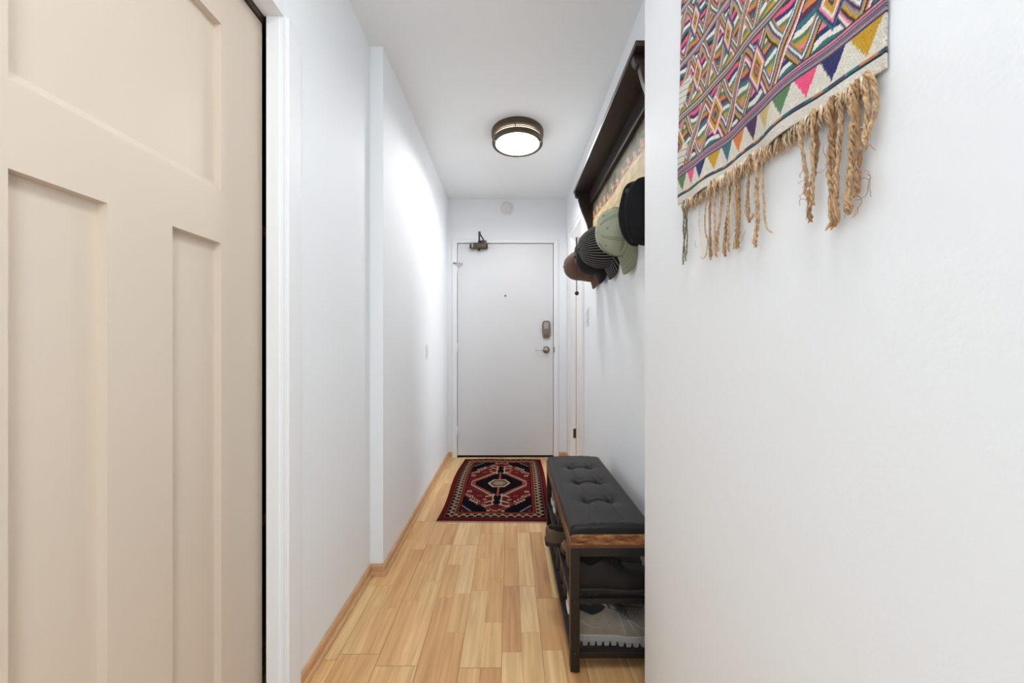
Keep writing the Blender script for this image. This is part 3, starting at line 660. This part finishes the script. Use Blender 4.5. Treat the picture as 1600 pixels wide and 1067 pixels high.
idx = np.arange(ny_*nz_).reshape(ny_, nz_); pf = np.stack([idx[:-1, :-1], idx[:-1, 1:], idx[1:, 1:], idx[1:, :-1]], -1).reshape(-1, 4)
me = fastmesh('painted_panel', pv, pf, attr_mat('painted_panel', .6), PC.reshape(-1, 3)); o = bpy.data.objects.new('painted_panel', me); COL.objects.link(o); o.parent = ps
md = o.modifiers.new('solid', 'SOLIDIFY'); md.thickness = .006; md.offset = 0
PEGS = [1.42, 1.63, 1.85, 2.05, 2.26]
for y in PEGS:
    m = MB(); m.lathe([(.011,0), (.007,-.006), (.006,-.035), (.007,-.045), (.013,-.052), (.0155,-.060), (.013,-.069), (.006,-.074), (0,-.075)], (.5125, y, 1.640), 'x', 24); m.obj('peg', M_walnut, ps)

# ---------------------------------------------------------------- caps
def stripe_mat():
    m = bpy.data.materials.new('hickory_stripe_cotton'); m.use_nodes = True; nt = m.node_tree; b = nt.nodes['Principled BSDF']; b.inputs['Roughness'].default_value = .9
    uv = nt.nodes.new('ShaderNodeUVMap'); sx = nt.nodes.new('ShaderNodeSeparateXYZ'); nt.links.new(uv.outputs[0], sx.inputs[0])
    fr = nt.nodes.new('ShaderNodeMath'); fr.operation = 'FRACT'; nt.links.new(sx.outputs[0], fr.inputs[0])
    gt = nt.nodes.new('ShaderNodeMath'); gt.operation = 'GREATER_THAN'; gt.inputs[1].default_value = .86; nt.links.new(fr.outputs[0], gt.inputs[0])
    mx = nt.nodes.new('ShaderNodeMix'); mx.data_type = 'RGBA'; nt.links.new(gt.outputs[0], mx.inputs[0]); mx.inputs[6].default_value = lin(15,14,16); mx.inputs[7].default_value = lin(168,164,158)
    nt.links.new(mx.outputs[2], b.inputs['Base Color']); return m
def set_uv(o, uvs):
    l = o.data.uv_layers.new(name='UVMap'); vi = np.zeros(len(o.data.loops), dtype=np.int32); o.data.loops.foreach_get('vertex_index', vi)
    l.data.foreach_set('uv', np.array(uvs, dtype=np.float32)[vi].ravel())
def cap(name, label, loc, tilt, yaw, col, visor_col=None, a=.098, b=.078, h=.112, vis=.072, stripes=False, soft=0., seed=1, droop=1.4, rim=0, stitch=None, cat='cap', group=None):
    """local: +Z crown top, +X visor. World: crown top to -X, visor down."""
    t0 = thing(name, label, cat, loc)
    t0.rotation_mode = 'XYZ'
    # base rotation: local Z -> -X world, local X -> -Z world
    Rm = Matrix(((0,0,-1), (0,-1,0), (-1,0,0)))
    Rm = Matrix.Rotation(yaw, 3, 'Z') @ Matrix.Rotation(tilt, 3, 'Y') @ Rm
    t0.rotation_euler = Rm.to_euler()
    rs = random.Random(seed); ph = [rs.random()*6 for _ in range(6)]
    Mc = stripe_mat() if stripes else mat('cap_cotton', col, .9, bump=.25, bscale=260, var=.08, vscale=25, sheen=.15)
    def defo(x, y, z, phi):
        k = soft*(math.sin(phi*3+ph[0]+z*30)*.5+math.sin(phi*5+ph[1]-z*45)*.35+math.sin(z*70+phi*2+ph[2])*.3)
        return x*(1+k), y*(1+k), z+soft*.05*math.sin(x*40+ph[3])*math.cos(y*30+ph[4])
    NP, NT = 120, 22; rows = []; uvs = []
    for i in range(NP+1):
        phi = 2*PI*i/NP; row = []
        for j in range(NT+1):
            th_ = (PI/2)*j/NT; r = math.cos(th_)**.72; z = math.sin(th_)**1.15*h
            se = 1-.022*math.exp(-((math.fmod(phi+PI/6+.0001, PI/3)-PI/6)/.035)**2)*min(1, r*1.6)
            if j > NT-3: se = 1
            fr_ = 1+.06*max(0, math.cos(phi))*math.sin(2*th_)   # fuller front
            x, y, zz_ = defo(a*math.cos(phi)*r*se*fr_, b*math.sin(phi)*r*se, z, phi)
            if rim and th_ < .2: x *= 1+rim; y *= 1+rim
            row.append((x, y, zz_)); uvs.append((i/NP*44, j/NT))
        rows.append(row)
    m = MB(); m.world = False; m.grid(rows); cr_ = m.obj('crown', Mc, t0)
    if stripes: set_uv(cr_, uvs)
    md = cr_.modifiers.new('solid', 'SOLIDIFY'); md.thickness = .0022; md.offset = -1
    m = MB(); m.world = False; m.lathe([(.0075, h-.003), (.0065, h+.002), (.003, h+.004), (0, h+.0045)], (0,0,0), n=16); m.obj('button', mat('cap_button', col, .9), t0)
    # sweatband inside
    m = MB(); m.world = False
    rows = [[(a*.965*math.cos(2*PI*i/60), b*.965*math.sin(2*PI*i/60), z) for z in (.001, .028)] for i in range(61)]
    m.grid(rows); m.obj('sweatband', mat('cap_sweatband', tuple(int(c*.8) for c in col), .9), t0, solid=.002)
    if vis:
        m = MB(); m.world = False; rows = []; uvs = []; NU, NV = 50, 12; A0 = 1.25
        for i in range(NU+1):
            u = -1+2*i/NU; phi = u*A0; row = []
            xi, yi = a*math.cos(phi)*.985, b*math.sin(phi)*.985
            ext = vis*(1-abs(u)**3.6)
            for j in range(NV+1):
                v = j/NV; x = xi+ext*v*1.0; y = yi*(1+.10*v*(1-u*u)); dz = -droop*((y/b)**2)*.030*(.08+v*.92)-ext*v*.10
                row.append((x, y, dz+.003)); uvs.append((y/.0095, v))
            rows.append(row)
        m.grid(rows); vo = m.obj('visor', (stripe_mat() if stripes else mat('cap_visor', visor_col or col, .9, bump=.2, bscale=260)), t0, solid=.004)
        if stripes: set_uv(vo, uvs)
        if stitch:
            m = MB(); m.world = False
            for v in (.35, .55, .75, .92):
                pts = []
                for i in range(3, NU-2): p = rows[i][int(v*NV)]; pts.append((p[0], p[1], p[2]+.0024))
                m.tube(pts, .0007, 4)
            m.obj('stitching', mat('cap_stitching', stitch, .9), vo)
    if stitch:
        m = MB(); m.world = False
        for k in range(6):
            phi0 = k*PI/3
            for dlt in (-.05, .05):
                i = int(round((phi0+dlt)/(2*PI)*NP)) % NP
                phi = 2*PI*i/NP; pts = []
                for j in range(1, NT-3):
                    th_ = (PI/2)*j/NT; r = math.cos(th_)**.72*1.004; z = math.sin(th_)**1.15*h; fr_ = 1+.06*max(0, math.cos(phi))*math.sin(2*th_)
                    pts.append(defo(a*math.cos(phi)*r*fr_, b*math.sin(phi)*r, z, phi))
                m.tube(pts, .0007, 4)
        m.obj('stitching', mat('cap_stitching', stitch, .9), cr_)
        Me = mat('cap_eyelet', stitch, .9)
        for k in range(6):
            m = MB(); m.world = False
            phi = k*PI/3+PI/6; th_ = .95; r = math.cos(th_)**.72*1.0; z = math.sin(th_)**1.15*h; fr_ = 1+.06*max(0, math.cos(phi))*math.sin(2*th_)
            x, y, z = defo(a*math.cos(phi)*r*fr_, b*math.sin(phi)*r, z, phi); c_ = Vector((x, y, z)); n_ = c_.normalized()
            u_ = n_.cross(Vector((0,0,1))).normalized(); w2 = n_.cross(u_)
            m.tube([c_+n_*.0008+(u_*math.cos(q*PI/6)+w2*math.sin(q*PI/6))*.003 for q in range(13)], .0009, 5)
            m.obj('eyelet', Me, cr_)
    return t0
# the pivot sits at the brim centre; hung by the back strap so the visor points down
cap('baseball_cap', 'sage green baseball cap with visor, hung between striped and black hats', (.476, 1.615, 1.552), math.radians(-6), math.radians(9), (164,170,148), visor_col=(142,146,120), soft=.03, seed=3, stitch=(84,94,74), a=.104, b=.082, h=.106, vis=.085)
cap('engineer_cap', 'black cap with thin white stripes beside the green cap', (.480, 1.880, 1.556), math.radians(-8), math.radians(7), (26,25,28), a=.108, b=.085, h=.138, vis=.062, stripes=True, soft=.035, seed=5)
bc = cap('black_cap', 'small black cap with hanging cord between brown and striped caps', (.482, 2.080, 1.560), math.radians(-6), math.radians(6), (14,13,14), a=.108, b=.078, h=.125, vis=.055, soft=.05, seed=8)
cap('brown_cap', 'brown cap on the farthest peg, nearest the entry door', (.490, 2.262, 1.545), math.radians(-5), math.radians(4), (112,84,72), a=.098, b=.080, h=.168, vis=.05, soft=.04, seed=9)
# cord with toggle ball on the black cap
cl_ = Matrix.LocRotScale(bc.location, bc.rotation_euler, None).inverted()
m = MB(); m.world = False; m.tube([cl_ @ Vector(p) for p in ((.375, 2.045, 1.59), (.363, 2.04, 1.55), (.3635, 2.04, 1.48), (.364, 2.04, 1.352))], .0018, 6); m.obj('cord', M_button, bc)
m = MB(); m.world = False; P = []
for i in range(17):
    P.append([cl_ @ Vector((.364+.0115*math.sin(PI*j/10)*math.cos(2*PI*i/16), 2.04+.0115*math.sin(PI*j/10)*math.sin(2*PI*i/16), 1.342+.0115*math.cos(PI*j/10))) for j in range(11)])
m.grid(P); m.obj('toggle', M_button, bc)
# slouchy black wool hat: pleated soft bag with a turned brim
bh = thing('wool_hat', 'slouchy black wool hat with deep folds, on the nearest peg', 'hat', (.498, 1.430, 1.566))
Mk = mat('black_wool', (24,24,27), .85, bump=.4, bscale=300, spec=.2)
def bag(hy, hz, dpt, seed, cy=0, cz=0, cx=0, pl=.16, fq=150):
    rows = []; A = 120; B = 40
    for i in range(A+1):
        lo = -PI+2*PI*i/A; row = []
        for j in range(B+1):
            la = -PI/2+PI*j/B; c1 = abs(math.cos(la))**.55; s1 = math.sin(la)
            y = hy*c1*math.copysign(abs(math.sin(lo))**.8, math.sin(lo)); z = hz*math.copysign(abs(s1)**.8, s1); x = -dpt*c1*math.copysign(abs(math.cos(lo))**.7, math.cos(lo))
            if x > 0: x *= .12
            f = 1+pl*math.sin(y*fq+seed+z*6)*min(1, c1*1.3)+.05*math.sin(z*34+seed*2+y*20)
            row.append((cx+x*f, cy+y*(1+.05*math.sin(z*25+seed)), cz+z+.006*math.sin(y*90+seed)*(1 if z < 0 else .5)))
        rows.append(row)
    mb = MB(); mb.world = False; mb.grid(rows); return mb
bag(.070, .118, .070, 1.0, pl=.13, fq=120).obj('crown', Mk, bh)
bag(.034, .122, .052, 2.2, cy=-.052, cz=-.014, cx=.004, pl=.14, fq=170).obj('folded_brim', Mk, bh)
bag(.022, .105, .046, .4, cy=.046, cz=-.006, pl=.10, fq=160).obj('ear_flap', Mk, bh)

# ---------------------------------------------------------------- woven wall hanging
TY0, TY1 = .836, .392; TW = TY0-TY1; TH = .56
nu, nv = 340, 430
u = np.linspace(0, 1, nu); v = np.linspace(0, TH, nv); U, V = np.meshgrid(u, v, indexing='ij'); S = U*TW
cols_ = dict(w=(216,210,198), wh=(228,224,214), pu=(74,44,84), na=(40,44,98), pk=(226,128,156), hp=(232,84,128), mu=(196,152,44), te=(46,110,118), gr=(92,126,84), ora=(212,124,60), bk=(38,34,40), la=(158,130,158), gy=(150,140,136), tan=(204,178,120), dg=(58,72,60))
cv = {k: l3(x) for k, x in cols_.items()}
TC = np.zeros((nu, nv, 3)); TC[:] = cv['w']
def tf(mask, k): TC[mask] = cv[k]
def seq(mask, idxarr, keys):
    K = np.array([cv[k] for k in keys]); ii = np.mod(idxarr.astype(int), len(keys)); TC[mask] = K[ii[mask]]
# hem and lines
sag = -.004*np.sin(U*PI)*0
Vh = V
tf((Vh > .0165) & (Vh < .0225), 'te'); tf((Vh > .0165) & (Vh < .0185), 'bk'); tf((Vh > .0205) & (Vh < .0225) & (np.mod(S, .03) < .017), 'ora'); tf((Vh > .0205) & (Vh < .0225) & (np.mod(S, .055) < .02), 'pu')
# triangles
NTRI = 12; cell = TW/NTRI; ti = np.floor(S/cell); tfx = (S/cell-ti)
tv = (Vh-.024)/.034
step = .5/8
tvq = np.floor(tv*11)/11
tri = (tv > 0) & (tv < 1) & (tfx > (1-tvq)*.52) & (tfx < .50+.44*tvq)
seq(tri, ti, ['gr', 'hp', 'na', 'mu', 'te', 'ora', 'pu', 'tan', 'gr', 'hp', 'na', 'mu'])
tf((tv > 0) & (tv < 1) & (~tri) & (np.abs(tfx-(.50-.5*(1-tv)*.0)-.46) < .05) & (tv < .25), 'wh')
# purple stripe band
def band(v0, v1, keys):
    mk = (Vh >= v0) & (Vh < v1); seq(mk, np.floor((Vh-v0)/(v1-v0)*len(keys)), keys)
band(.058, .076, ['dg', 'pu', 'la', 'gy', 'pu', 'la', 'bk', 'la', 'gy', 'pu', 'pk', 'dg'])
ZN = [(.076, .182), (.196, .300), (.312, .420), (.432, .56)]
SP = [(.182, .196), (.300, .312), (.420, .432)]
for s0, s1 in SP: band(s0, s1, ['dg', 'gy', 'pk', 'gy', 'bk', 'gy', 'la', 'wh', 'bk', 'gy', 'dg'])
wav = .0016*np.sin(S*120+V*40)+.001*np.sin(S*53-V*90)
D1W = .0028
D1 = ['pu', 'wh', 'pk', 'bk', 'mu', 'gy', 'pu', 'wh', 'te', 'ora', 'bk', 'pk']
D2 = ['te', 'wh', 'na', 'pk', 'mu', 'gr', 'wh', 'te', 'pu', 'ora', 'gr', 'wh', 'na', 'hp', 'bk']
for zi, (z0, z1) in enumerate(ZN):
    H = z1-z0; P_ = .128 if zi % 2 == 0 else .108
    mk = (Vh >= z0) & (Vh < z1); vv_ = Vh-z0
    ph0 = .03+zi*.037
    t_ = np.mod(S+ph0, P_)/P_; tri_ = np.abs(2*t_-1)          # 0..1..0
    d = (vv_/H-tri_)*H*.55+wav
    t2 = np.mod(S+ph0+P_*.5+.01, P_)/P_; tri2 = np.abs(2*t2-1); d2 = (vv_/H-tri2)*H*.55+wav
    # horizontal stripes by default
    seq(mk, np.floor((vv_+wav*1.5+.03*np.abs(t_-.5)*H*2)/.0075)+zi*4, D2)
    # diagonal stripes along both zigzags
    md_ = mk & (np.abs(d) < .0125); seq(md_, np.floor((d+.0125)/D1W)+zi, D1)
    md_ = mk & (np.abs(d2) < .0095) & (np.abs(d) > .0105); seq(md_, np.floor((d2+.0095)/D1W)+zi+3, D1)
    # concentric diamonds at the open centres
    for cxn in np.arange(-1, 6):
        cx_ = cxn*P_-ph0+P_*.25; cz_ = H*.5
        dm = np.abs(S-cx_)/(P_*.19)+np.abs(vv_-cz_)/(H*.40)
        m_ = mk & (dm < 1.0); seq(m_, np.floor(dm*8)+zi+int(cxn), ['pk', 'na', 'te', 'ora', 'pu', 'mu', 'mu', 'wh'])
    tf(mk & ((vv_ < .002) | (vv_ > H-.002)), 'dg')
# undyed patches on the far margin
for a0, a1 in ((.082, .118), (.215, .262), (.45, .50)):
    pm = (U < .05+1.1*(V-a0)*(1+.3*np.sin(V*400)*0)) & (V > a0) & (V < a1); tf(pm, 'w'); tf(pm & (np.mod(V+S*.25, .013) < .0013), 'bk')
TC *= (1+.16*np.sin(S*2*PI/.0028+V*900)[..., None]*1.0*(V > .0165)[..., None])
TC *= (1+rng.uniform(-.12, .12, (nu, nv)))[..., None]
bot = 1.374-.027*U
flare = .004*np.sin(V*23+.5)*(1-U)+.002*np.sin(V*60)     # slightly uneven side edges
PYt = TY0-S+.004*np.sin(V*9+1.2)*(1-2*U)+flare*.3-.0*V
PZt = bot+V+.0016*np.sin(S*60)
off_ = .011+.006*np.sin(S*24+V*7)*(.6+.4*np.cos(V*9))+.0035*np.sin(S*61+2)*np.exp(-V/.08)+.008*np.exp(-((U-.0)/.05)**2)*.5
off_ = np.clip(off_, .004, .03)
PXt = XN-off_
tpos = Vector((XN, (TY0+TY1)/2, 1.93))
tp = thing('wall_hanging', 'colourful woven textile with triangle border and jute fringe on white wall', 'wall hanging', tpos)
tvx = np.stack([PXt, PYt, PZt], -1).reshape(-1, 3)-np.array(tpos)
idx = np.arange(nu*nv).reshape(nu, nv); tfc = np.stack([idx[:-1, :-1], idx[:-1, 1:], idx[1:, 1:], idx[1:, :-1]], -1).reshape(-1, 4)
me = fastmesh('woven_cloth', tvx, tfc, attr_mat('woven_cloth', .9, bump=.9, bscale=520, spec=.1, sheen=.1), np.clip(TC, 0, 1).reshape(-1, 3))
o = bpy.data.objects.new('woven_cloth', me); COL.objects.link(o); o.parent = tp
md = o.modifiers.new('solid', 'SOLIDIFY'); md.thickness = .0024; md.offset = 0
# a wooden hanging rod carries the cloth (just above the picture)
m = MB(); m.tube([(XN-.014, TY1-.02, 1.945), (XN-.014, TY0+.02, 1.925)], .008, 12); m.obj('hanging_rod', M_walnut, tp)
# fringe
M_jute = mat('jute_cord', (198,164,126), .85, bump=.5, bscale=350, var=.3, vscale=160); M_jute2 = mat('jute_cord_dark', (172,134,98), .85, bump=.5, bscale=350, var=.3, vscale=160)
M_jcream = mat('cream_fringe', (222,206,180), .9, var=.15, vscale=120); M_jgrey = mat('grey_green_cord', (128,122,100), .9, var=.3, vscale=160)
def hem(y_): uu = (TY0-y_)/TW; return 1.374-.027*uu
def cord(y0, path, r, m_, strands=4, depth=.014):
    """path: list of (dy, dz) below the hem at y0"""
    pts = [Vector((XN-depth, y0, hem(y0)+.004))]+[Vector((XN-depth+random.uniform(-.003, .004), y0+a, hem(y0)+b)) for a, b in path]
    # smooth resample
    out = []
    for i in range(len(pts)-1):
        p0, p1, p2, p3 = pts[max(i-1, 0)], pts[i], pts[i+1], pts[min(i+2, len(pts)-1)]
        ns = max(4, int((p2-p1).length/.004))
        for q in range(ns):
            t = q/ns; out.append(.5*((2*p1)+(p2-p0)*t+(2*p0-5*p1+4*p2-p3)*t*t+(3*p1-p0-3*p2+p3)*t**3))
    out.append(pts[-1]); n = len(out); mb = MB()
    for s in range(strands):
        ph = 2*PI*s/strands; ps_ = []
        w1, w2 = random.uniform(0, 6), random.uniform(60, 110)
        for i, p in enumerate(out):
            a = ph+i*.004/.013*2*PI*(.50+.05*math.sin(i*.21+s)); rr = r*.52*(1+.35*math.sin(i*.33+w1+s*2)+.7*max(0, (i-n*.85)/(n*.15))); x = p.x+rr*math.cos(a)
            ps_.append((min(x, XN-.002-r*.5), p.y+rr*math.sin(a)+.0004*math.sin(p.z*w2+w1)+random.uniform(-.0003, .0003), p.z))
        q_ = [r*.40*(1+.25*math.sin(i*.5+s*1.7+w1)) for i in range(n)]
        for k_, f_ in ((1, .4), (2, .7), (3, .9)): q_[-k_] *= f_
        mb.tube(ps_, q_, 6)
    return mb.obj('fringe_cord', m_, tp)
# (y at the hem, [(dy, dz)...], radius, material) from the far corner towards the camera
CORDS = [
 (.826, [(-.001,-.05), (.003,-.10), (-.001,-.137)], .0021, M_jgrey), (.818, [(-.001,-.05), (.001,-.10), (-.004,-.130)], .0021, M_jgrey), (.807, [(.000,-.05), (.005,-.09), (.004,-.125)], .0019, M_jgrey),
 (.760, [(.006,-.03), (.000,-.06), (-.004,-.10), (-.014,-.135), (-.028,-.132), (-.036,-.10)], .0017, M_jcream), (.733, [(.002,-.04), (.004,-.08), (-.008,-.115), (-.012,-.135)], .0018, M_jute),
 (.718, [(.001,-.05), (.003,-.10), (.003,-.143)], .0026, M_jute), (.705, [(.002,-.05), (-.002,-.10), (.002,-.140)], .0026, M_jute2), (.693, [(.000,-.05), (-.005,-.10), (-.001,-.143)], .0023, M_jute),
 (.682, [(.004,-.05), (.006,-.10), (.008,-.132)], .0030, M_jute), (.662, [(-.001,-.05), (.001,-.10), (.004,-.146)], .0034, M_jute2), (.655, [(-.001,-.05), (-.002,-.10), (-.001,-.140)], .0024, M_jute),
 (.640, [(.000,-.05), (-.003,-.10), (.000,-.138)], .0032, M_jute), (.628, [(.003,-.05), (.003,-.10), (.006,-.138)], .0030, M_jute2),
 (.606, [(-.001,-.04), (-.002,-.08), (-.010,-.10), (-.018,-.092)], .0026, M_jute), (.594, [(.003,-.04), (.004,-.07), (-.002,-.105)], .0024, M_jute2),
 (.578, [(.001,-.05), (.002,-.10), (.004,-.146)], .0038, M_jute), (.570, [(-.001,-.05), (-.005,-.08), (-.010,-.118), (-.018,-.132)], .0018, M_jute),
 (.492, [(-.002,-.03), (-.006,-.07), (-.009,-.095), (-.017,-.115)], .0030, M_jute), (.474, [(-.002,-.03), (-.002,-.06), (.001,-.10), (.004,-.135)], .0034, M_jute2), (.466, [(.001,-.04), (.001,-.08), (.003,-.118)], .0026, M_jute),
 (.447, [(-.001,-.03), (.000,-.07), (.000,-.12), (.001,-.152)], .0036, M_jute), (.441, [(.001,-.04), (-.001,-.09), (.000,-.150)], .0038, M_jute2), (.435, [(-.002,-.04), (.001,-.09), (.003,-.146)], .0030, M_jute),
 (.424, [(-.003,-.04), (.002,-.09), (.003,-.140)], .0036, M_jute), (.417, [(-.001,-.04), (.002,-.09), (.003,-.138)], .0034, M_jute), (.409, [(.001,-.03), (.002,-.08), (.002,-.125)], .0032, M_jute2),
 (.401, [(-.004,-.02), (-.003,-.05), (-.001,-.078)], .0034, M_jute), (.396, [(-.005,-.015), (-.005,-.04), (-.001,-.068)], .0028, M_jute), (.412, [(.001,-.02), (.004,-.035), (.000,-.05)], .0026, M_jcream)]
for y_, pa, r_, m_ in CORDS: cord(y_, pa, r_, m_, depth=.012+random.uniform(-.001, .006))
fz = MB()
for i in range(620):
    y_ = TY0-.004-(TW-.01)*random.random(); L_ = random.uniform(.008, .026); dy = random.uniform(-.004, .004); x = XN-.012+random.uniform(-.003, .004)
    fz.tube([(x, y_, hem(y_)+.003), (x+random.uniform(-.004, .002), y_+dy*.4, hem(y_)-L_*.5), (x+random.uniform(-.003, .004), y_+dy, hem(y_)-L_)], [.0012, .0010, .0003], 5, mi=0 if random.random() < .55 else 1)
fo = fz.obj('fringe_tufts', [M_jute, M_jcream], tp); fo['kind'] = 'stuff'
wi = MB()
for i in range(26):
    y_ = random.choice([c[0] for c in CORDS]); z0 = hem(y_)-random.uniform(.05, .12); ps_ = []; a0 = random.uniform(0, 6); rr = random.uniform(.006, .016)
    for q in range(9): aa = a0+q*.33; ps_.append((XN-.016+random.uniform(-.002, .002), y_+rr*(math.cos(aa)-math.cos(a0)), z0+rr*1.3*(math.sin(aa)-math.sin(a0))))
    wi.tube(ps_, .00035, 4)
wo = wi.obj('loose_fibres', M_jute2, tp); wo['kind'] = 'stuff'
